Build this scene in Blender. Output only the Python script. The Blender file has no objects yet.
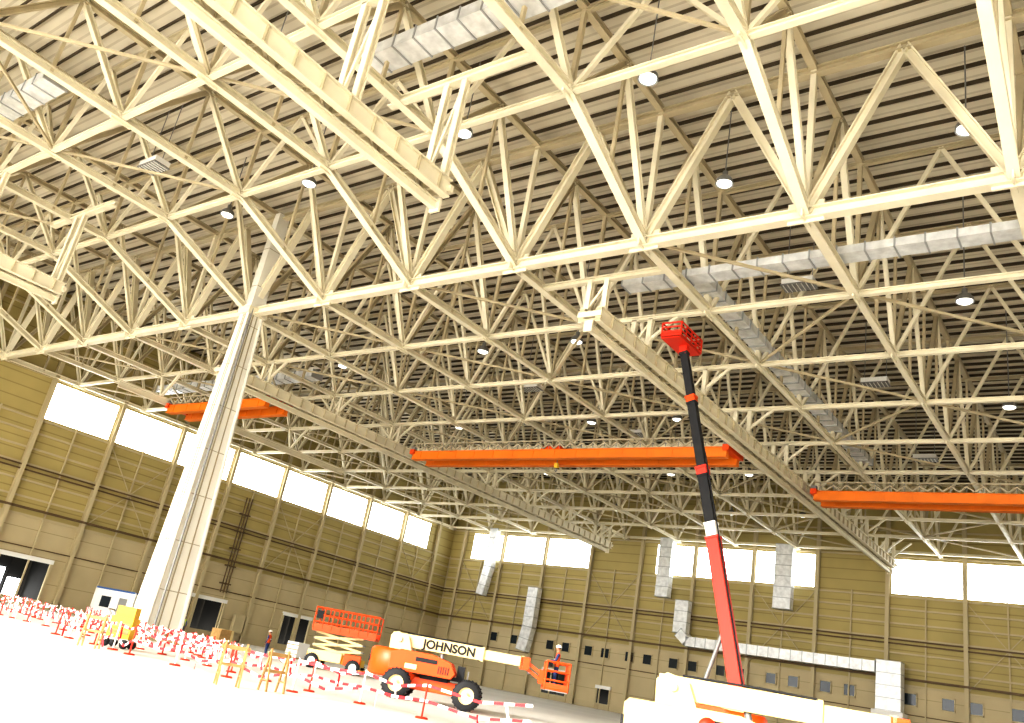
import bpy, math, random
from mathutils import Vector, Matrix
random.seed(7)
S=bpy.context.scene
COL=bpy.context.collection
def V(*a): return Vector(a)
# ---------------------------------------------------------------- materials
def mat(name,col,rough=.6,metal=0,noise=0,nscale=1.0,emit=None,es=0,spec=.4):
    m=bpy.data.materials.new(name);m.use_nodes=True;nt=m.node_tree;b=nt.nodes['Principled BSDF']
    b.inputs['Roughness'].default_value=rough;b.inputs['Metallic'].default_value=metal
    b.inputs['Specular IOR Level'].default_value=spec
    b.inputs['Base Color'].default_value=(*col,1)
    if noise:
        tc=nt.nodes.new('ShaderNodeTexCoord');n=nt.nodes.new('ShaderNodeTexNoise');n.inputs['Scale'].default_value=nscale;n.inputs['Detail'].default_value=4
        r=nt.nodes.new('ShaderNodeValToRGB');r.color_ramp.elements[0].position=.3;r.color_ramp.elements[1].position=.7
        r.color_ramp.elements[0].color=(*[c*(1-noise) for c in col],1);r.color_ramp.elements[1].color=(*[min(1,c*(1+noise*.5)) for c in col],1)
        nt.links.new(tc.outputs['Object'],n.inputs['Vector']);nt.links.new(n.outputs['Fac'],r.inputs['Fac']);nt.links.new(r.outputs['Color'],b.inputs['Base Color'])
    if emit: b.inputs['Emission Color'].default_value=(*emit,1);b.inputs['Emission Strength'].default_value=es
    return m
def stripemat(name,c1,c2,axis,period,duty=.5,rough=.6,metal=0,noise=.15):
    m=bpy.data.materials.new(name);m.use_nodes=True;nt=m.node_tree;b=nt.nodes['Principled BSDF'];b.inputs['Roughness'].default_value=rough;b.inputs['Metallic'].default_value=metal
    tc=nt.nodes.new('ShaderNodeTexCoord');sp=nt.nodes.new('ShaderNodeSeparateXYZ');nt.links.new(tc.outputs['Object'],sp.inputs[0])
    d=nt.nodes.new('ShaderNodeMath');d.operation='DIVIDE';d.inputs[1].default_value=period;nt.links.new(sp.outputs[axis],d.inputs[0])
    f=nt.nodes.new('ShaderNodeMath');f.operation='FRACT';nt.links.new(d.outputs[0],f.inputs[0])
    g=nt.nodes.new('ShaderNodeMath');g.operation='GREATER_THAN';g.inputs[1].default_value=duty;nt.links.new(f.outputs[0],g.inputs[0])
    mx=nt.nodes.new('ShaderNodeMix');mx.data_type='RGBA';mx.inputs[6].default_value=(*c1,1);mx.inputs[7].default_value=(*c2,1);nt.links.new(g.outputs[0],mx.inputs[0])
    n=nt.nodes.new('ShaderNodeTexNoise');n.inputs['Scale'].default_value=.35;nt.links.new(tc.outputs['Object'],n.inputs['Vector'])
    h=nt.nodes.new('ShaderNodeHueSaturation');mr=nt.nodes.new('ShaderNodeMapRange');mr.inputs[3].default_value=1-noise;mr.inputs[4].default_value=1+noise
    nt.links.new(n.outputs['Fac'],mr.inputs[0]);nt.links.new(mr.outputs[0],h.inputs['Value']);nt.links.new(mx.outputs[2],h.inputs['Color']);nt.links.new(h.outputs[0],b.inputs['Base Color'])
    return m
M={}
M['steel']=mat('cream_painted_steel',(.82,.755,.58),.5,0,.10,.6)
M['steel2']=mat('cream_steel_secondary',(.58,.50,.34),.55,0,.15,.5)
M['purlin']=mat('purlin_steel',(.085,.065,.04),.6)
M['deck']=stripemat('roof_deck_sheet',(.76,.70,.57),(.62,.56,.44),1,.55,.75)
M['wall']=stripemat('yellow_wall_sheet',(.47,.385,.165),(.35,.28,.11),2,1.15,.90,.7)
M['wallr']=stripemat('cream_wall_panel',(.56,.475,.30),(.40,.33,.19),2,2.3,.97,.75)
M['girt']=mat('wall_girt',(.54,.46,.29),.6)
M['pipe']=mat('brown_pipe',(.15,.10,.05),.6)
M['white']=mat('white_paint',(.85,.84,.80),.45)
M['colp']=mat('column_paint',(.86,.83,.74),.45,0,.08,.5)
M['cole']=mat('column_seam',(.42,.36,.25),.6)
M['glow']=mat('daylit_translucent_window',(.9,.95,1),.5,0,0,1,(.93,.97,1),5.0)
M['lens']=mat('lamp_lens',(.9,.9,.85),.4,0,0,1,(1,.98,.9),1.5)
M['duct']=mat('galvanised_duct',(.82,.83,.83),.38,.25,.2,2.0)
M['ductd']=mat('duct_flange',(.45,.46,.47),.4,.4)
M['orange']=mat('orange_paint',(.76,.085,.006),.42,0,.08,1)
M['orangec']=mat('orange_crane_paint',(.80,.21,.015),.45,0,.1,.6)
M['red']=mat('red_paint',(.66,.035,.012),.4)
M['cream']=mat('cream_paint',(.74,.60,.30),.4)
M['yellow']=mat('yellow_paint',(.72,.46,.04),.5)
M['black']=mat('black_rubber',(.02,.02,.022),.7)
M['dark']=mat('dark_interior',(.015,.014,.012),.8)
M['grey']=mat('grey_metal',(.28,.28,.27),.45,.4)
M['floor']=mat('pale_concrete',(.74,.72,.68),.65,0,.08,.12)
M['tape']=stripemat('red_white_tape',(.70,.015,.02),(.90,.88,.86),0,.6,.5,.5,0,0)
M['wood']=mat('plywood',(.46,.29,.12),.7,0,.2,3)
M['blue']=mat('blue_paint',(.05,.13,.35),.5)
M['skin']=mat('skin',(.38,.19,.11),.6)
M['vest']=mat('orange_vest',(.75,.12,.02),.7)
M['vestg']=mat('lime_vest',(.45,.6,.05),.7)
M['navy']=mat('navy_coverall',(.03,.05,.14),.8)
M['hat']=mat('hard_hat',(.85,.83,.78),.35)
M['glass']=mat('dark_window_glass',(.03,.04,.05),.15)
# ---------------------------------------------------------------- mesh builder
class MB:
    def __init__(s): s.v=[];s.f=[];s.m=[];s.mats=[];s.sm=[]
    def mi(s,k):
        if k not in s.mats: s.mats.append(k)
        return s.mats.index(k)
    def add(s,vs,fs,k,smooth=False):
        o=len(s.v);s.v+= [tuple(v) for v in vs];i=s.mi(k)
        for f in fs: s.f.append([a+o for a in f]);s.m.append(i);s.sm.append(smooth)
    def frame(s,A,B,up=V(0,0,1)):
        A=Vector(A);B=Vector(B);d=(B-A).normalized()
        if abs(d.dot(up))>.98: up=V(0,1,0) if abs(d.y)<.9 else V(1,0,0)
        sx=d.cross(up).normalized();uy=sx.cross(d).normalized();return A,B,sx,uy
    def beam(s,A,B,w,h,k,up=V(0,0,1),ox=0,oy=0,w2=None,h2=None):
        A,B,sx,uy=s.frame(A,B,up);w2=w2 or w;h2=h2 or h;vs=[]
        for P,ww,hh in((A,w,h),(B,w2,h2)):
            for a,b in((-1,-1),(1,-1),(1,1),(-1,1)): vs.append(P+sx*(a*ww/2+ox)+uy*(b*hh/2+oy))
        s.add(vs,[(0,3,2,1),(4,5,6,7),(0,1,5,4),(1,2,6,5),(2,3,7,6),(3,0,4,7)],k)
    def ibeam(s,A,B,w,h,k,up=V(0,0,1),t=.06):
        s.beam(A,B,w,t,k,up,0,h/2-t/2);s.beam(A,B,w,t,k,up,0,-h/2+t/2);s.beam(A,B,t,h-2*t,k,up)
    def box(s,c,d,k): c=Vector(c);s.beam(c-V(d[0]/2,0,0),c+V(d[0]/2,0,0),d[1],d[2],k)
    def tube(s,A,B,r,r2,k,n=8,smooth=True):
        A,B,sx,uy=s.frame(A,B);r2=r if r2 is None else r2;vs=[]
        for P,rr in((A,r),(B,r2)):
            for i in range(n):
                a=2*math.pi*i/n;vs.append(P+(sx*math.cos(a)+uy*math.sin(a))*rr)
        s.add(vs,[(i,(i+1)%n,n+(i+1)%n,n+i) for i in range(n)],k,smooth)
        s.add(vs[:n],[tuple(range(n))[::-1]],k);s.add(vs[n:],[tuple(range(n))],k)
    def path(s,P,r,k,n=6):
        for a,b in zip(P[:-1],P[1:]): s.tube(a,b,r,None,k,n)
    def lathe(s,C,ax,prof,k,n=20,smooth=True):
        C=Vector(C);ax=Vector(ax).normalized();_,_,sx,uy=s.frame(C,C+ax);vs=[]
        for r,a in prof:
            for i in range(n):
                t=2*math.pi*i/n;vs.append(C+ax*a+(sx*math.cos(t)+uy*math.sin(t))*r)
        fs=[]
        for j in range(len(prof)-1):
            for i in range(n): fs.append((j*n+i,j*n+(i+1)%n,(j+1)*n+(i+1)%n,(j+1)*n+i))
        s.add(vs,fs,k,smooth)
    def ell(s,C,R,k,n=10,half=False):
        C=Vector(C);vs=[];fs=[];m=n//2 if not half else n//4+1
        span=math.pi if not half else math.pi/2
        for j in range(m+1):
            p=span*j/m
            for i in range(n):
                t=2*math.pi*i/n;vs.append(C+V(R[0]*math.sin(p)*math.cos(t),R[1]*math.sin(p)*math.sin(t),R[2]*math.cos(p)))
        for j in range(m):
            for i in range(n): fs.append((j*n+i,(j+1)*n+i,(j+1)*n+(i+1)%n,j*n+(i+1)%n))
        s.add(vs,fs,k,True)
    def prism(s,poly,y0,y1,k,inset=0):
        n=len(poly);vs=[V(x,y0,z) for x,z in poly]+[V(x,y1,z) for x,z in poly]
        s.add(vs,[tuple(range(n)),tuple(range(n,2*n))[::-1]]+[(i,n+i,n+(i+1)%n,(i+1)%n) for i in range(n)],k)
    def build(s,name,parent=None,loc=None,bevel=0):
        me=bpy.data.meshes.new(name);me.from_pydata(s.v,[],s.f)
        for k in s.mats: me.materials.append(M[k])
        for i,p in enumerate(me.polygons): p.material_index=s.m[i];p.use_smooth=s.sm[i]
        me.update();o=bpy.data.objects.new(name,me);COL.objects.link(o)
        if parent: o.parent=parent
        if loc: o.location=loc
        if bevel:
            b=o.modifiers.new('bevel','BEVEL');b.width=bevel;b.segments=2;b.limit_method='ANGLE'
        return o
def empty(name,loc,rz=0,sc=1):
    e=bpy.data.objects.new(name,None);COL.objects.link(e);e.location=loc;e.rotation_euler=(0,0,rz);e.scale=(sc,)*3;return e
# ---------------------------------------------------------------- building constants
XL,XR,YB,YF=-86.,42.,99.,-26.
ZG,ZF,ZT,ZD=21.4,24.5,29.0,29.75
xs=[-85.5+7.5*i for i in range(18)]
ys=[30+7.5*k for k in range(-7,10)]
zb=lambda y: ZF if y<25 else ZG
b=MB();b.box(((XL+XR)/2,(YF+YB)/2,-.15),(XR-XL+1,YB-YF+1,.3),'floor');b.build('floor')
b=MB();b.box((-20,YF-100.5,-.16),(500,200,.3),'floor');b.build('apron_ground')
b=MB();b.box(((XL+XR)/2,(YF+YB)/2,ZD+.15),(XR-XL+1.2,YB-YF+1.2,.3),'deck');b.build('ceiling')
b=MB();y=YF+.5
while y<YB:
    b.beam((XL,y,ZD-.1),(XR,y,ZD-.1),.07,.20,'purlin');y+=1.15
b.build('roof_purlins')
# ---------------------------------------------------------------- trusses
def ytruss(x):
    b=MB()
    P=[V(x,YF+1,ZF)]+[V(x,y,zb(y)) for y in ys]+[V(x,YB-.3,ZG)]
    for p,q in zip(P[:-1],P[1:]):
        w=.42 if p.y<31 else .32
        b.ibeam(p,q,w,w,'steel')
    b.ibeam((x,YF+1,ZT),(x,YB-.3,ZT),.34,.34,'steel2')
    for i,y in enumerate(ys):
        w=.30 if y<38 else .23
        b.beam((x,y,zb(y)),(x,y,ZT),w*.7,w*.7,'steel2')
        for s in(-1,1):
            ym=y+3.75*s
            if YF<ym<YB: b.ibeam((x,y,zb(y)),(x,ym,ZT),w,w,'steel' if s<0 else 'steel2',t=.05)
        b.box((x,y,zb(y)),(.08,1.1,.7),'steel')
        ym=y+3.75
        if ym<YB:
            zz=(zb(y)+zb(min(y+7.5,YB)))/2
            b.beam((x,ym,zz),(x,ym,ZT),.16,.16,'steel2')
    return b.build('roof_truss')
for x in xs: ytruss(x)
def xtruss(y,heavy=False):
    b=MB();z=zb(y);w=.5 if heavy else .28
    b.ibeam((XL+.3,y,z),(XR-.3,y,z),w,w,'steel')
    b.ibeam((XL+.3,y,ZT-.2),(XR-.3,y,ZT-.2),w*.8,w*.8,'steel2')
    for x in xs:
        d=.4 if heavy else .2
        for s in(-1,1):
            xm=x+3.75*s
            if XL<xm<XR:
                if heavy: b.ibeam((x,y,z),(xm,y,ZT-.2),d,d,'steel')
                else: b.beam((x,y,z),(xm,y,ZT-.2),d,d,'steel')
        if heavy:
            b.box((x,y,z+.1),(1.5,.1,1.0),'steel')
            b.beam((x,y,z),(x,y,ZT),.26,.26,'steel')
    return b.build('main_girder' if heavy else 'cross_truss')
for y in ys: xtruss(y,abs(y-30)<.1)
b=MB()
for i,x in enumerate(xs[:-1]):
    for j,y in enumerate(ys[:-1]):
        if abs(y-22.5)<.1: continue
        if (i+j)%2==0: b.beam((x,y,zb(y)+.1),(x+7.5,y+7.5,zb(y)+.1),.13,.13,'steel2')
        elif j%2==0: b.beam((x+7.5,y,zb(y)+.1),(x,y+7.5,zb(y)+.1),.13,.13,'steel2')
b.build('roof_bracing')
# ---------------------------------------------------------------- columns
def column(x,y):
    b=MB()
    zc=ZT;n=10
    W=lambda z: 2.35-1.25*min(1,z/ZG)*1.0-(.25*max(0,z-ZG)/(ZT-ZG))
    for i in range(n):
        z0=zc*i/n;z1=zc*(i+1)/n
        w0=W(z0);w1=W(z1)
        b.beam((x,y,z0),(x,y,z1-.05),w0*.66,w0,'colp',V(0,1,0),w2=w1*.66,h2=w1)
        b.beam((x,y,z1-.05),(x,y,z1),w1*.64,w1*.98,'cole',V(0,1,0))
    for sx in(-1,1):
        for sy in(-1,1):
            a0,a1=W(0),W(ZG)
            b.tube((x+sx*a0*.33,y+sy*a0*.5,0),(x+sx*a1*.33,y+sy*a1*.5,ZG),.15,.10,'colp')
        b.beam((x+sx*.15,y-W(0)*.5-.0,0),(x+sx*.08,y-W(ZG)*.5-.0,ZG),.07,.05,'cole')
        b.beam((x+W(0)*.335,y+sx*.35,0),(x+W(ZG)*.335,y+sx*.16,ZG),.05,.08,'cole')
    b.box((x,y,.15),(2.4,3.0,.3),'wallr')
    b.box((x,y,ZG-.1),(1.2,1.5,.5),'steel')
    b.tube((x+.95,y-.7,0),(x+.55,y-.45,ZG),.06,None,'grey')
    return b.build('hangar_column')
column(-47.6,30);column(27,30)
# ---------------------------------------------------------------- walls
WZ0,WZ1=17.2,20.9
def wall(name,axis,fixed,a0,a1,wins,cols,inward,doors=()):
    b=MB();t=.25
    def bx(a,bb,z0,z1,k,off=0,th=t):
        c=(a+bb)/2;f=fixed-inward*th/2+inward*off
        if axis=='y': b.box((f,c,(z0+z1)/2),(th,bb-a,z1-z0),k)
        else: b.box((c,f,(z0+z1)/2),(bb-a,th,z1-z0),k)
    p=a0
    for d0,d1,zh in sorted(doors):
        bx(p,d0,0,8,'wallr');bx(d0,d1,zh,8,'wallr');p=d1
    bx(p,a1,0,8,'wallr')
    bx(a0,a1,8,WZ0,'wall');bx(a0,a1,WZ1,ZD,'wall')
    p=a0
    for w0,w1 in wins: bx(p,w0,WZ0,WZ1,'wall');p=w1
    bx(p,a1,WZ0,WZ1,'wall')
    o=b.build(name)
    b=MB()
    def rail(z,w,h,k,off=.2):
        f=fixed+inward*off
        if axis=='y': b.beam((f,a0,z),(f,a1,z),w,h,k)
        else: b.beam((a0,f,z),(a1,f,z),w,h,k)
    for z in (8,9.6,11.1,12.6,14.1,15.6,16.9,21.2,24.,27.): rail(z,.18,.18,'girt',.12)
    for z in(12.0,12.4): rail(z,.12,.14,'pipe',.45)
    rail(8.6,.2,.22,'pipe',.5);rail(5.2,.1,.1,'pipe',.2);rail(.35,.1,.7,'girt',.06)
    for c in cols:
        f=fixed+inward*.3
        A=(f,c,0) if axis=='y' else (c,f,0);B=(f,c,ZT) if axis=='y' else (c,f,ZT)
        b.ibeam(A,B,.4,.5,'girt',V(1,0,0) if axis=='y' else V(0,1,0))
        c2=c+3.75
        if c2<a1:
            A=(f-inward*.1,c2,0) if axis=='y' else (c2,f-inward*.1,0);B=(f-inward*.1,c2,WZ0) if axis=='y' else (c2,f-inward*.1,WZ0)
            b.beam(A,B,.14,.14,'girt')
    for i in range(0,len(cols)-1,3):
        f=fixed+inward*.3;c0,c1=cols[i],cols[i+1]
        for z0,z1 in((8,16.9),(16.9,8)):
            A=(f,c0,z0) if axis=='y' else (c0,f,z0);B=(f,c1,z1) if axis=='y' else (c1,f,z1);b.beam(A,B,.08,.08,'girt')
    b.build('trim_'+name[5:]+'_framing')
    for i,(w0,w1) in enumerate(wins):
        g=MB();f=fixed-inward*.1
        if axis=='y': g.box((f,(w0+w1)/2,(WZ0+WZ1)/2),(.06,w1-w0,WZ1-WZ0),'glow')
        else: g.box(((w0+w1)/2,f,(WZ0+WZ1)/2),(w1-w0,.06,WZ1-WZ0),'glow')
        n=int((w1-w0)/1.5)
        for j in range(n+1):
            c=w0+(w1-w0)*j/n
            if axis=='y': g.beam((f+inward*.06,c,WZ0),(f+inward*.06,c,WZ1),.06,.06,'white')
            else: g.beam((c,f+inward*.06,WZ0),(c,f+inward*.06,WZ1),.06,.06,'white')
        global WN;WN+=1;g.build('window_%d'%WN)
    return o
WN=0
lcols=[35.2+7.5*i for i in range(-8,9)]
ldoors=[(36.2,41.2,4.3),(57.2,61.9,4.1),(70.5,75,4.2)]
wall('wall_left','y',XL,YF,YB,[(35.5,42.4),(43,50),(50.4,57.4),(57.9,65),(65.4,72.4),(72.9,79.9),(80.4,87.4),(87.9,93.5)],lcols,1,ldoors)
bcols=[-23.3+7.5*i for i in range(-8,9)]
wall('wall_back','x',YB,XL,XR,[(-81.9,-61.3),(-51.3,-31.2),(-23,-5),(3,24)],bcols,-1,[(-66,-62,3.6),(-57.6,-55.6,2.6),(-44.6,-42,3)])
wall('wall_right','y',XR,YF,YB,[(35.5,93.5)],lcols,-1)
def rollup(i,axis,a0,a1,zh):
    b=MB()
    def P(a,z,o=0): return (XL+o,a,z) if axis=='y' else (a,YB-o,z)
    b.beam(P(a0,0,.1),P(a0,zh,.1),.2,.25,'girt');b.beam(P(a1,0,.1),P(a1,zh,.1),.2,.25,'girt');b.beam(P(a0-.1,zh,.15),P(a1+.1,zh,.15),.3,.4,'white')
    c=(a0+a1)/2
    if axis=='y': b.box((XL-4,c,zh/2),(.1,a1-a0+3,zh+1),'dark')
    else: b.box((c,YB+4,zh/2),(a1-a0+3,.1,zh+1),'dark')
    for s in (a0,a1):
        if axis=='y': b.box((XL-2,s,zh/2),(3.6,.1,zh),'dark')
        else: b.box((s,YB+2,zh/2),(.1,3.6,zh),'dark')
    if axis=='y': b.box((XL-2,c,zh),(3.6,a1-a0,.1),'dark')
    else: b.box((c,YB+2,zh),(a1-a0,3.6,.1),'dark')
    b.build('door_%d'%i)
for i,(a,c,z) in enumerate(ldoors): rollup(i+1,'y',a,c,z)
for i,(a,c,z) in enumerate([(-66,-62,3.6),(-57.6,-55.6,2.6),(-44.6,-42,3)]): rollup(i+4,'x',a,c,z)
b=MB();b.box((XL-3.6,38.2,2.3),(.1,1.2,1.6),'glow');b.box((XL-3.6,39.9,1.2),(.1,1.2,2.2),'glow')
for yy in(37.4,39.1,40.7): b.box((XL-3.5,yy,2.1),(.1,.12,4.2),'dark')
b.build('window_glazed_door')
b=MB()
x=-75
while x<30:
    z=6.7
    b.box((x,YB-.05,z),(1.15,.12,1.15),'glass')
    for s in(-1,1): b.box((x+s*.6,YB-.1,z),(.1,.16,1.3),'wallr');b.box((x,YB-.1,z+s*.6),(1.3,.16,.1),'wallr')
    x+=2.5 if (int(x*2)%3) else 3.5
b.build('window_office_row')
b=MB()
for yy in(60.5,60.9,61.3): b.tube((XL+.5,yy,5),(XL+.5,yy,16),.07,None,'pipe',6)
for z in(6,8,10,12,14): b.box((XL+.4,60.9,z),(.5,1.3,.15),'pipe')
b.box((XL+.5,64,2),(.5,1.4,2),'girt')
b.build('cable_riser')
# ---------------------------------------------------------------- runways
def runway(x,y0,y1,hang,splay=True):
    b=MB();z=19.2
    for s in(-.5,.5):
        b.ibeam((x+s,y0,z),(x+s,y1,z),.34,.8,'steel')
    y=y0;k=0
    while y<y1-.3:
        yn=min(y+1.25,y1)
        b.beam((x-.5,y,z-.3),(x+.5,y,z-.3),.1,.1,'steel2')
        b.beam((x-.5*(1 if k%2 else -1),y,z-.3),(x+.5*(1 if k%2 else -1),yn,z-.3),.09,.09,'steel2')
        for s in(-.5,.5): b.box((x+s,y,z),(.32,.05,.7),'steel2')
        y=yn;k+=1
    b.ibeam((x,y0,z-.65),(x,y1,z-.65),.26,.4,'steel')
    for e in(y0,y1):
        b.box((x,e,z-.65),(.5,.12,.6),'steel');b.beam((x-.7,e,z),(x+.7,e,z),.2,.3,'steel')
    for y in hang:
        t=zb(y)
        for s in(-.5,.5):
            b.ibeam((x+s,y,z+.4),(x+s,y,t),.28,.28,'steel')
        b.beam((x-.5,y,z+.5),(x+.5,y,t-.2),.12,.12,'steel')
        if splay and y>33:
            for s in(-1,1): b.beam((x,y,z+.4),(x+s*2.2,y,t),.16,.16,'steel')
    return b
hb=[y for y in ys if 33<y<93]
b=runway(-21.9,32.2,93.5,[32.6]+hb+[92.8]);b.ibeam((-25.5,32.6,ZG),(-18,32.6,ZG),.3,.3,'steel');b.build('crane_runway_beam')
runway(-55,33.5,92.7,hb+[92]).build('crane_runway_beam.001')
runway(11.5,33.5,93,hb).build('crane_runway_beam.002')
for i,x in enumerate((-22.1,-54,11.5)):
    b=runway(x,-24,20.4,[-15,-7.5,0,7.5,15,20],False)
    b.ibeam((x-4,20,ZF),(x+4,20,ZF),.35,.35,'steel')
    b.build('crane_runway_beam.%03d'%(i+3))
# ---------------------------------------------------------------- cranes
def crane(x0,x1,y,tx,z=17.8):
    e=empty('overhead_crane',(0,0,0))
    b=MB()
    for s in(-.95,.95):
        b.beam((x0,y+s,z),(x1,y+s,z),.42,.6,'orangec')
        b.beam((x0,y+s,z+.33),(x1,y+s,z+.33),.6,.06,'orangec');b.beam((x0,y+s,z-.33),(x1,y+s,z-.33),.6,.06,'orangec')
        x=x0+1
        while x<x1: b.box((x,y+s,z),(.05,.5,.58),'orangec');x+=2
    b.build('bridge_girders',e)
    b=MB()
    for xx in(x0,x1):
        b.box((xx,y,z+.3),(.45,2.7,.4),'orange')
        for s in(-1.1,1.1): b.box((xx,y+s,z+.6),(.4,.35,.3),'grey')
    b.build('end_carriages',e)
    b=MB();x=x0+.5
    while x<x1-.8:
        b.tube((x,y-1.3,z+.4),(x,y-1.3,z+1.0),.03,None,'grey',6);
        b.path([(x,y-1.3,z+.8),(x+.5,y-1.3,z+.42),(x+1,y-1.3,z+.8)],.09,'cole',5)
        b.path([(x+.3,y+1.2,z+.9),(x+.8,y+1.2,z+.5),(x+1.3,y+1.2,z+.9)],.09,'cole',5);x+=1
    b.beam((x0,y-1.3,z+1.0),(x1,y-1.3,z+1.0),.06,.1,'cole');b.beam((x0,y+1.2,z+.95),(x1,y+1.2,z+.95),.08,.12,'cole')
    b.build('festoon_and_walkway',e)
    b=MB();b.box((tx,y,z+.5),(1.8,2.4,.24),'orange');b.lathe((tx-.6,y,z+.8),(1,0,0),[(0,0),(.25,0),(.25,1.2),(0,1.2)],'grey')
    b.box((tx+.4,y+.6,z+.8),(.8,.6,.4),'grey');b.tube((tx,y,z+.5),(tx,y,z-.5),.03,None,'grey');b.box((tx,y,z-.6),(.3,.25,.36),'yellow')
    b.path([(tx,y,z-.8),(tx+.12,y,z-.95),(tx,y,z-1.1),(tx-.1,y,z-.95)],.04,'grey')
    b.build('trolley_hoist',e)
    return e
crane(-51.6,-22.6,53.0,-37,18.2);crane(-20.5,11.3,65,-3,18.5);crane(-69.3,-55.4,39.5,-62,18.4)
b=MB()
b.ibeam((-69.5,33.5,19),(-69.5,60,19),.34,.6,'steel')
for y in(37.5,45,52.5): b.beam((-69.5,y,19.3),(-70.4,y,21.4),.25,.25,'steel');b.beam((-69.5,y,19.3),(-67.5,y,21.4),.2,.2,'steel')
b.build('crane_runway_beam.006')
# ---------------------------------------------------------------- ducts
def duct(pts,w,h):
    b=MB()
    for A,B in zip(pts[:-1],pts[1:]):
        A=Vector(A);B=Vector(B);b.beam(A,B,w,h,'duct');L=(B-A).length;n=max(1,int(L/1.2));d=(B-A).normalized()
        for i in range(n+1):
            p=A+(B-A)*i/n;b.beam(p-d*.035,p+d*.035,w+.1,h+.1,'ductd')
    return b
duct([(-17.8,35.5,22.4),(-17.8,68,22.4)],.95,.5).build('air_duct')
duct([(-21.5,34.6,21.95),(30,34.6,21.95)],.95,.4).build('air_duct.001')
duct([(-27,18.7,26),(-16,18.7,26)],1.2,.6).build('air_duct.002')
duct([(-56,12.5,26),(-43.5,12.5,26)],1.2,.6).build('air_duct.003')
duct([(-80,43,22.6),(-56,43,22.6)],1.1,.6).build('air_duct.004')
y=97.6
duct([(-77,y,21.5),(-77,y,16),(-77.6,y,12)],1.3,1.0).build('duct_riser')
duct([(-49.2,y,21.5),(-49.2,y,14.2)],1.7,1.1).build('duct_riser.001')
duct([(-46.3,y,14),(-46.3,y,10.2),(-45.2,y,9.3),(-24,y,9.3)],1.7,1.1).build('duct_riser.002')
duct([(-34.2,y,21.5),(-34.2,y,14.2)],2.0,1.1).build('duct_riser.003')
duct([(-68.4,y,13.7),(-68.4,y,8.5),(-68.9,y,5.4)],1.6,1.1).build('duct_riser.004')
b=duct([(-22.6,y-.3,10),(-22.6,y-.3,5.2)],2.4,1.6);b.box((-22.6,y-.3,4.9),(3,2.4,.5),'white');b.build('air_handling_unit')
# ---------------------------------------------------------------- lamps
def lamp(x,y,z,top):
    b=MB()
    b.tube((x,y,z+.35),(x,y,top),.03,None,'grey',6)
    b.lathe((x,y,z),(0,0,1),[(.42,-.25),(.40,-.05),(.28,.12),(.13,.2),(.13,.45),(.05,.5),(0,.5)],'grey',16)
    b.ell((x,y,z-.2),(.36,.36,.16),'lens',14)
    b.build('high_bay_lamp')
for x,y,z in [(-14.9,23.4,25),(-4.7,31.1,25),(-24.5,23.3,25),(-35.8,23.5,25),(-14.9,31.3,25),(-30,16,25.5),(-44,24,25)]:
    lamp(x,y,z,ZT)
for x in(-66,-51,-36.7,-29,-6.8): 
    for y in(41,56,71,86): lamp(x+.4,y,22.4,ZT)
def fix(x,y,z):  # louvred box light fixture hung on rods, modelled without emission
    b=MB();b.box((x,y,z),(1.7,.9,.35),'white');b.box((x,y,z-.2),(1.8,1.0,.06),'grey')
    for s in(-.7,.7): b.tube((x+s,y,z+.15),(x+s,y,ZT),.025,None,'grey',6)
    for i in range(7): b.box((x-.75+.25*i,y,z-.25),(.03,.9,.06),'white')
    b.build('box_light_fixture')
for p in [(-14.6,41.3,24.5),(-14.3,56.3,24.5),(-14.3,72,24),(-43.9,18.8,25),(-40,52,24),(-36.5,64,24)]: fix(*p)
# ---------------------------------------------------------------- vehicles
def wheel(b,x,y,r,w,rim='cream'):
    b.lathe((x,y-w/2,r),(0,1,0),[(r*.55,0),(r*.9,0),(r,w*.15),(r,w*.85),(r*.9,w),(r*.55,w)],'black',22)
    for s in(0,1):
        b.lathe((x,y-w/2+w*s,r),(0,1,0),[(r*.56,0),(r*.5,.05*(1-2*s)),(r*.2,.06*(1-2*s)),(r*.18,-.03*(1-2*s)),(0,-.03*(1-2*s))],rim,18)
    for i in range(22):
        a=2*math.pi*i/22;c=V(x+math.cos(a)*r,y,r+math.sin(a)*r);b.beam(c-V(0,w*.42,0),c+V(0,w*.42,0),.06,.05,'black',V(math.cos(a),0,math.sin(a)))
def basket(b,x,z,w=2.3,l=.95,k='orange',h=1.1,r=.028):
    c=[(x,-w/2),(x+l,-w/2),(x+l,w/2),(x,w/2)]
    b.box((x+l/2,0,z),(l,w,.06),'grey')
    for zz in(z+.05,z+h*.36,z+h*.68,z+h):
        P=[V(a,d,zz) for a,d in c];b.path(P+[P[0]],r,k,6)
    for a,d in c: b.tube((a,d,z),(a,d,z+h),r,None,k,6)
    for i in range(1,4):
        d=-w/2+w*i/4
        for xx in(x,x+l): b.tube((xx,d,z),(xx,d,z+h),r*.9,None,k,6)
    b.box((x+.15,0,z+h-.08),(.22,.7,.22),'black')
    for s in(-1,1): b.box((x+l/2,s*w/2,z+.15),(l,.03,.25),k)
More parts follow.
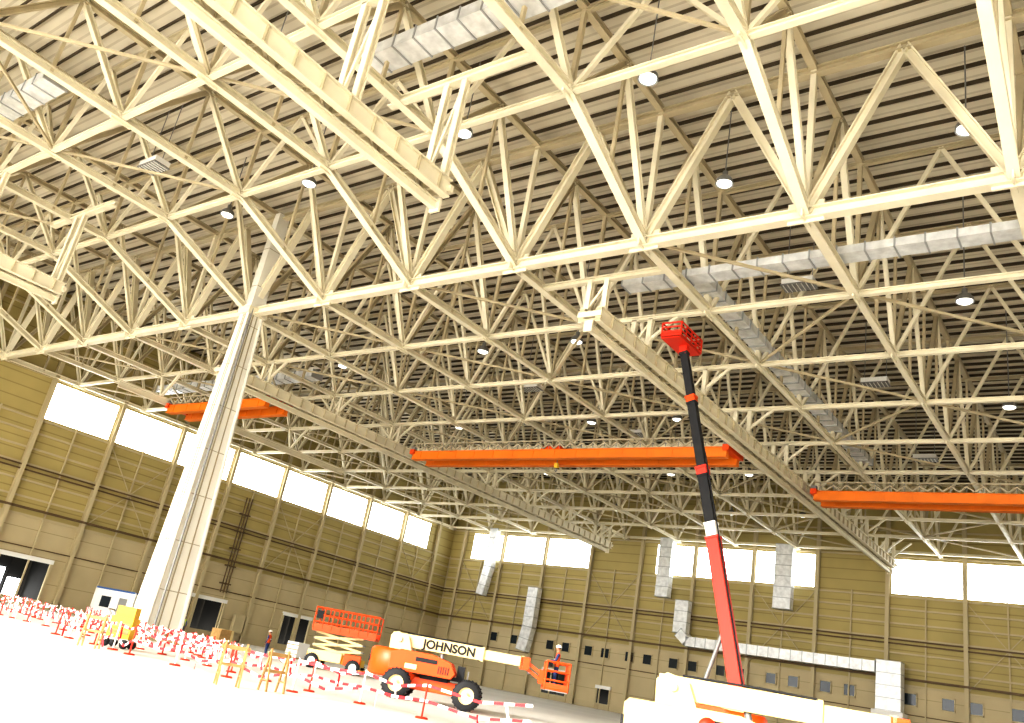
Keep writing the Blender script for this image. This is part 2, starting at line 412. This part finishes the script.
def boomlift(loc,rz,ang=0.,L=6.2,hood='orange',boomc='cream',sections=None,text=None,sc=1.,jib='orange',jd=(.75,-.55)):
    e=empty('boom_lift',loc,rz,sc)
    b=MB();b.prism([(-1.9,.45),(1.9,.45),(2.0,.62),(1.7,.95),(-1.7,.95),(-2.0,.62)],-.62,.62,jib)
    for xx in(-1.45,1.45):
        b.beam((xx,-1.1,.6),(xx,1.1,.6),.3,.26,jib)
    b.box((0,0,.98),(1.2,1.3,.14),'black')
    b.build('chassis',e,bevel=.03)
    b=MB()
    for xx in(-1.45,1.45):
        for yy in(-1.08,1.08): wheel(b,xx,yy,.58,.42)
    b.build('wheels',e)
    b=MB()
    for s in(-1,1):
        b.prism([(-1.9,1.08),(.7,1.08),(.85,1.3),(.6,1.7),(-.2,1.9),(-1.5,1.9),(-1.9,1.75)],s*.45,s*1.15,hood)
        b.box((-.4,s*1.16,1.62),(.9,.03,.16),'black')
        b.box((-1.0,s*1.165,1.3),(.5,.03,.2),'cream' if hood=='orange' else 'orange')
        for i in range(5): b.box((.15+.1*i,s*1.16,1.35),(.04,.03,.3),'black')
    b.build('engine_hood',e,bevel=.08)
    b=MB();b.lathe((-1.75,0,.75),(0,0,1),[(0,0),(1.0,0),(1.12,.1),(1.12,1.0),(1.0,1.12),(0,1.12)],hood,28)
    b.box((-2.85,0,1.35),(.06,.7,.25),'black')
    b.build('counterweight',e,bevel=0)
    b=MB();b.box((0,0,1.1),(2.6,1.5,.14),'black')
    b.box((1.05,-.5,1.4),(.3,.5,.5),'black');b.beam((1.3,.9,.7),(1.3,.9,1.5),.05,.3,'grey')
    if hood!='orange':
        b.tube((.9,-.75,1.25),(2.6,-.4,1.75),.1,None,'orange',10);b.box((.9,-.75,1.25),(.4,.3,.35),'red')
        b.tube((-.9,-1.22,1.55),(.9,-1.22,1.8),.09,None,'orange',10);b.lathe((-.9,-1.4,1.55),(0,1,0),[(0,0),(.2,0),(.2,.25),(0,.25)],'red',14)
    px,pz=-1.75,2.28
    for s in(-.34,.34): b.prism([(-2.1,1.5),(-1.0,1.5),(-1.4,2.45),(-1.9,2.58),(-2.15,2.4)],s-.04,s+.04,boomc)
    b.build('turntable_mast',e)
    ca,sa=math.cos(ang),math.sin(ang)
    D=lambda t,o=0: V(px+t*ca-o*sa,0,pz+t*sa+o*ca)
    up=V(-sa,0,ca)
    b=MB()
    sections=sections or [(-.35,.68,.44,.52,boomc),(.68,1.0,.34,.40,boomc)]
    for f0,f1,w,h,k in sections:
        t0=f0 if f0<0 else f0*L
        b.beam(D(t0),D(f1*L),w,h,k,up)
        b.beam(D(f1*L-.12),D(f1*L),w+.06,h+.06,k,up)
    b.tube(D(0)-V(0,.45,0),D(0)+V(0,.45,0),.11,None,'grey',10)
    b.tube(V(.2,0,1.25),D(min(2.6,L*.35),-.25),.09,None,'grey',10)
    b.build('boom',e,bevel=.02)
    b=MB();tip=D(L)
    if ang<.5:
        j=tip+V(.1,0,-.1);q=tip+V(jd[0],0,jd[1])
        b.box(tip+V(.05,0,-.05),(.4,.4,.5),jib)
        for o in(0,.24): b.beam(j+V(0,0,o-.1),q+V(0,0,o),.16,.12,jib)
        b.tube(j+V(.1,0,-.3),q+V(-.2,0,.2),.05,None,'grey')
        b.box(q+V(.1,0,.1),(.3,.5,.55),jib)
        basket(b,q.x+.2,q.z-.35,k=jib,r=.04)
    else:
        b.box(tip+V(0,0,.1),(.35,.35,.4),'red');q=tip+V(-.1,0,.1)
        b.beam(tip,q+V(.3,0,.35),.24,.24,'red')
        basket(b,q.x-.2,q.z+.3,w=2.3,k='red',r=.045,h=.7,l=1.0)
        b.box((q.x+.3,0,q.z+.27),(1.0,2.3,.12),'red')
    b.build('work_cage',e)
    b=MB();b.path([D(.2,.3)+V(0,.15,0),D(L*.4,.32)+V(0,.15,0),D(L*.66,.3)+V(0,.15,0)],.03,'black',6)
    b.build('hoses',e)
    if text:
        for s in(-1,1):
            cu=bpy.data.curves.new('lettering','FONT');cu.body=text;cu.size=.48;cu.extrude=.004;cu.offset=.018;cu.materials.append(M['black'])
            o=bpy.data.objects.new('lettering',cu);COL.objects.link(o);o.parent=e
            o.location=(px+1.0,-.235,pz-.16) if s<0 else (px+3.4,.235,pz-.16)
            o.rotation_euler=(math.pi/2,0,0) if s<0 else (math.pi/2,0,math.pi)
    return e
ax,ay,ah=-24.5,28.8,math.radians(36)
LA=boomlift((ax,ay,0),ah,text='JOHNSON',L=5.3)
LB=boomlift((-6.75,17.6,0),math.radians(24),L=5.0,sc=.85,hood='cream')
ang=math.atan2(16.0,4.2)
LC=boomlift((-15.15,34,0),math.pi,ang=ang,L=15.7,sections=[(-.35,.42,.46,.54,'red'),(.42,.46,.42,.48,'white'),(.46,.60,.38,.44,'black'),(.60,.625,.44,.5,'red'),(.625,.83,.36,.4,'black'),(.83,.85,.4,.44,'orange'),(.85,1.0,.32,.36,'black')])
# ---------------------------------------------------------------- scissor lift
def scissor(loc,rz):
    e=empty('scissor_lift',loc,rz)
    b=MB();b.box((0,0,.75),(3.6,1.5,.45),'yellow');b.box((-.6,.85,.8),(2.2,.3,.5),'yellow');b.box((-.6,-.85,.85),(2.2,.3,.6),'cream');b.box((1.2,-.85,.85),(1.1,.32,.7),'orange')
    for x in(-2,2): b.beam((x*.9,-1.1,.3),(x*.9,1.1,.3),.2,.15,'yellow')
    b.build('chassis',e,bevel=.03)
    b=MB()
    for x in(-1.35,1.35):
        for y in(-.95,.95): wheel(b,x,y,.45,.32,'white')
    b.build('wheels',e)
    b=MB();z0=1.0;dz=.42
    for i in range(3):
        for y in(-.55,.55):
            b.beam((-1.6,y,z0+dz*i),(1.6,y,z0+dz*(i+1)),.07,.13,'cream');b.beam((1.6,y+.08,z0+dz*i),(-1.6,y+.08,z0+dz*(i+1)),.07,.13,'cream')
        for x in(-1.6,0,1.6): b.tube((x,-.6,z0+dz*(i+.5 if x==0 else i+1)),(x,.6,z0+dz*(i+.5 if x==0 else i+1)),.05,None,'grey')
    b.build('scissor_arms',e)
    b=MB();b.box((.3,0,2.35),(4.2,1.7,.16),'orange')
    for zz in(2.85,3.3,3.75):
        P=[V(-1.8,-.85,zz),V(2.4,-.85,zz),V(2.4,.85,zz),V(-1.8,.85,zz)];b.path(P+[P[0]],.045,'orange')
    for i in range(8):
        x=-1.8+4.2*i/7
        for y in(-.85,.85): b.tube((x,y,2.4),(x,y,3.75),.045,None,'orange')
    b.box((-1.5,-.8,3.3),(.4,.2,.5),'black')
    for y in(-.85,.85): b.box((.3,y,2.55),(4.2,.04,.35),'orange')
    b.build('platform',e)
    return e
scissor((-43.2,40.6,0),math.radians(36))
# ---------------------------------------------------------------- barriers
def barrier(P,name='barrier_tape'):
    b=MB()
    for A,B in zip(P[:-1],P[1:]):
        A=Vector(A);B=Vector(B);L=(B-A).length;n=max(1,int(L/1.7))
        for i in range(n):
            p=A+(B-A)*i/n;q=A+(B-A)*(i+1)/n
            p=p+V(random.uniform(-.15,.15) if i else 0,random.uniform(-.15,.15) if i else 0,0) 
            b.tube(p,p+V(0,0,1.0),.03,None,'hat' if i%2 else 'red',6);b.lathe(p,(0,0,1),[(0,.06),(.18,.05),(.2,0)],'red',10)
            for zt in(.92,.5):
                m=(p+q)/2+V(0,random.uniform(-.1,.1),-random.uniform(.05,.3));
                b.beam(p+V(0,0,zt),m+V(0,0,zt),.01,.08,'tape');b.beam(m+V(0,0,zt),q+V(0,0,zt),.01,.08,'tape')
                if random.random()<.7: t=p.lerp(q,random.random())+V(0,0,zt-.1);b.beam(t,t+V(random.uniform(-.15,.15),.05,-.4),.01,.07,'tape')
    return b.build(name)
barrier([(-66,24,0),(-49,21.8,0),(-36,21.5,0),(-27,20.5,0),(-22.5,20.3,0),(-17.5,20.3,0),(-14.5,21.5,0)])
barrier([(-60,33,0),(-50,27,0),(-38,26.2,0),(-30,23,0)],'barrier_tape.001')
barrier([(-82,44,0),(-70,38,0),(-58,34,0)],'barrier_tape.002')
barrier([(-36,18.4,0),(-29,17.6,0),(-24,18.1,0),(-19,19,0)],'barrier_tape.003')
barrier([(-70,31,0),(-52,25.4,0),(-42,24,0),(-33,24.5,0)],'barrier_tape.004')
def barricade(x,y,rz,k='wood'):
    e=empty('wooden_barricade',(x,y,0),rz);b=MB()
    for s in(-1,1):
        b.beam((s*.3,-.2,0),(s*.3,0,1.15),.05,.05,k);b.beam((s*.3,.2,0),(s*.3,0,1.15),.05,.05,k)
        b.beam((s*.3,-.14,.3),(s*.3,.14,.3),.04,.04,k)
    b.box((0,0,1.0),(.8,.04,.11),k);b.box((0,0,.55),(.75,.04,.08),k);b.build('frame',e)
for x,y,r in [(-20.6,15.6,1.1),(-20.4,17.0,1.5),(-30,16.6,.7)]: barricade(x,y,r)
e=empty('yellow_tool_cart',(-32.6,19.2,0),.6);b=MB()
b.box((0,0,.75),(.9,.6,.8),'yellow');b.box((0,.05,1.35),(.75,.45,.4),'yellow')
for x in(-.38,.38):
    for y in(-.35,.35): b.lathe((x,y-.05,.17),(0,1,0),[(0,0),(.17,0),(.17,.1),(0,.1)],'black',14)
b.box((0,0,.32),(1.0,.65,.08),'grey');b.path([V(-.45,-.25,1.1),V(-.7,-.25,1.35),V(-.7,.25,1.35),V(-.45,.25,1.1)],.03,'grey')
for z in(.6,.85): b.box((0,-.31,z),(.8,.02,.16),'wood')
b.build('body',e)
e=empty('portable_cabin',(-80.5,46.5,0),math.radians(20));b=MB()
b.box((0,0,1.5),(4.6,2.6,2.7),'white')
for x in(-2.3,2.3):
    for y in(-1.3,1.3): b.box((x,y,1.5),(.16,.16,2.9),'white')
for z in(.15,2.9):
    for y in(-1.3,1.3): b.box((0,y,z),(4.7,.16,.16),'blue')
    for x in(-2.3,2.3): b.box((x,0,z),(.16,2.7,.16),'blue')
b.box((-.9,-1.32,1.7),(1.1,.06,1),'glass');b.box((1.1,-1.32,1.2),(.9,.06,2.1),'grey');b.build('shell',e)
def crate(x,y,s,k):
    b=MB();b.box((x,y,s/2+.12),(s*1.2,s,s),k)
    for i in(-1,0,1): b.box((x+i*s*.45,y,.06),(.1,s,.12),'wood')
    for i in range(3): b.box((x,y-s/2-.01,.12+s*(.2+.3*i)),(s*1.2,.04,.06),'wood')
    b.build('material_crate')
for x,y,s,k in[(-66,48,1.1,'wood'),(-58,50,1.2,'white'),(-71,52,1.1,'cream')]: crate(x,y,s,k)
# ---------------------------------------------------------------- people
def person(loc,rz,vest='vest',pose='stand',name='worker'):
    J={'pel':(0,0,.95,.15),'abd':(0,0,1.12,.135),'che':(0,.0,1.32,.16),'nk0':(0,0,1.47,.085),'nk1':(0,.01,1.54,.058),'hd0':(0,.02,1.62,.085),'hd1':(0,.015,1.72,.09)}
    E=[('pel','abd'),('abd','che'),('che','nk0'),('nk0','nk1'),('nk1','hd0'),('hd0','hd1')]
    for s,t in((-1,'l'),(1,'r')):
        J['sh'+t]=(s*.19,0,1.42,.07)
        if pose=='hold': J['el'+t]=(s*.26,.08,1.16,.05);J['wr'+t]=(s*.2,.33,1.12,.034);J['pa'+t]=(s*.19,.42,1.12,.036)
        else: J['el'+t]=(s*.27,-.02,1.13,.05);J['wr'+t]=(s*.29,.08,.89,.034);J['pa'+t]=(s*.29,.11,.81,.036)
        J['hi'+t]=(s*.1,0,.88,.1);dy=.12*s if pose=='walk' else .02*s
        J['kn'+t]=(s*.11,dy*.7+.03,.48,.065);J['an'+t]=(s*.12,dy,.09,.045);J['to'+t]=(s*.13,dy+.17,.045,.045)
        E+=[('che','sh'+t),('sh'+t,'el'+t),('el'+t,'wr'+t),('wr'+t,'pa'+t),('pel','hi'+t),('hi'+t,'kn'+t),('kn'+t,'an'+t),('an'+t,'to'+t)]
    ks=list(J);me=bpy.data.meshes.new('b');me.from_pydata([J[k][:3] for k in ks],[(ks.index(a),ks.index(c)) for a,c in E],[])
    o=bpy.data.objects.new('tmp',me);COL.objects.link(o);sk=o.modifiers.new('s','SKIN')
    for i,k in enumerate(ks):
        r=J[k][3];me.skin_vertices[0].data[i].radius=(r,r*(.75 if k in('pel','abd','che') else 1));me.skin_vertices[0].data[i].use_root=(k=='pel')
    su=o.modifiers.new('d','SUBSURF');su.levels=2;su.render_levels=2
    dg=bpy.context.evaluated_depsgraph_get();ev=o.evaluated_get(dg);m2=ev.to_mesh()
    b=MB();pv=[v.co.copy() for v in m2.vertices]
    for p in m2.polygons:
        c=p.center;k='navy'
        hand=c.z<.9 and abs(c.x)>.235 if pose!='hold' else (c.y>.3 and c.z>1)
        if c.z>1.5 or hand: k='skin'
        elif c.z>.92 and abs(c.x)<.2: k=vest
        elif c.z<.1: k='black'
        b.add([pv[i] for i in p.vertices],[tuple(range(len(p.vertices)))],k,True)
    ev.to_mesh_clear();bpy.data.objects.remove(o)
    for s,t in((-1,'l'),(1,'r')):
        pa=V(*J['pa'+t][:3]);d=(pa-V(*J['wr'+t][:3])).normalized();cr=V(0,0,-1) if pose=='hold' else V(-s,0,0)
        sd=V(1,0,0) if pose=='hold' else V(0,1,0)
        for i,l in enumerate((.075,.085,.08,.062)):
            a=pa+sd*(-.027+.018*i)+d*.015;m=a+d*l*.55+cr*.008;q=m+d*l*.3+cr*l*.45
            b.tube(a,m,.009,.0085,'skin',6);b.tube(m,q,.0085,.007,'skin',6)
        a=pa-d*.02-sd*.03;b.tube(a,a-sd*.025+d*.03,.011,.009,'skin',6);b.tube(a-sd*.025+d*.03,a-sd*.025+d*.06+cr*.01,.009,.007,'skin',6)
    b.ell((0,.03,1.66),(.078,.098,.115),'skin',14)
    b.ell((0,.13,1.65),(.014,.02,.022),'skin',8);b.ell((0,.122,1.605),(.028,.008,.007),'red',8)
    for s in(-1,1): b.ell((s*.03,.115,1.68),(.013,.01,.008),'black',8);b.ell((s*.08,.02,1.66),(.012,.022,.032),'skin',8)
    b.ell((0,.01,1.69),(.088,.1,.07),'black',12)
    b.ell((0,.02,1.71),(.115,.135,.11),'hat',16,True);b.lathe((0,.03,1.705),(0,0,1),[(.1,.01),(.15,0),(.1,0)],'hat',16)
    b.beam((-.1,-.125,1.2),(.1,-.125,1.2),.01,.05,'hat');b.beam((-.1,.125,1.2),(.1,.125,1.2),.01,.05,'hat')
    o=b.build(name);o.location=loc;o.rotation_euler=(0,0,rz);return o
h=ah;c,s_=math.cos(h),math.sin(h)
def onA(lx,ly,z): return (ax+c*lx-s_*ly,ay+s_*lx+c*ly,z)
qx=-1.75+5.3+.75+.2+.45
person(onA(qx,.1,1.41),h+math.pi/2,'vest','hold')
person((-66,44,0),1,'vestg','walk');person((-52,42,0),2,'vest','stand')
# ---------------------------------------------------------------- light
w=bpy.data.worlds.new('World');S.world=w;w.use_nodes=True;bg=w.node_tree.nodes['Background'];bg.inputs[0].default_value=(1,.985,.95,1);bg.inputs[1].default_value=5.0
su=bpy.data.lights.new('sun','SUN');su.energy=4.2;su.angle=math.radians(8);su.color=(1,.97,.92)
so=bpy.data.objects.new('sun',su);COL.objects.link(so)
so.rotation_euler=V(.12,1,-math.tan(math.radians(21))).to_track_quat('-Z','Y').to_euler();so.location=(0,-60,60)
# ---------------------------------------------------------------- camera
f,pi,ro,ya=841.27,.3562,.1852,.6859
F=V(-math.sin(ya),math.cos(ya),0);R0=V(math.cos(ya),math.sin(ya),0);Z=V(0,0,1)
fw=math.cos(pi)*F+math.sin(pi)*Z;U0=-math.sin(pi)*F+math.cos(pi)*Z
X=math.cos(ro)*R0+math.sin(ro)*U0;Y=-math.sin(ro)*R0+math.cos(ro)*U0
cd=bpy.data.cameras.new('camera');co=bpy.data.objects.new('camera',cd);COL.objects.link(co)
m=Matrix((X,Y,-fw)).transposed().to_4x4();m.translation=(0,0,1.5);co.matrix_world=m
cd.sensor_width=36;cd.lens=f/1024*36;cd.clip_end=800;S.camera=co
S.view_settings.view_transform='Standard';S.view_settings.exposure=0.25
try: S.view_settings.look='High Contrast'
except Exception as ex: print('look',ex)
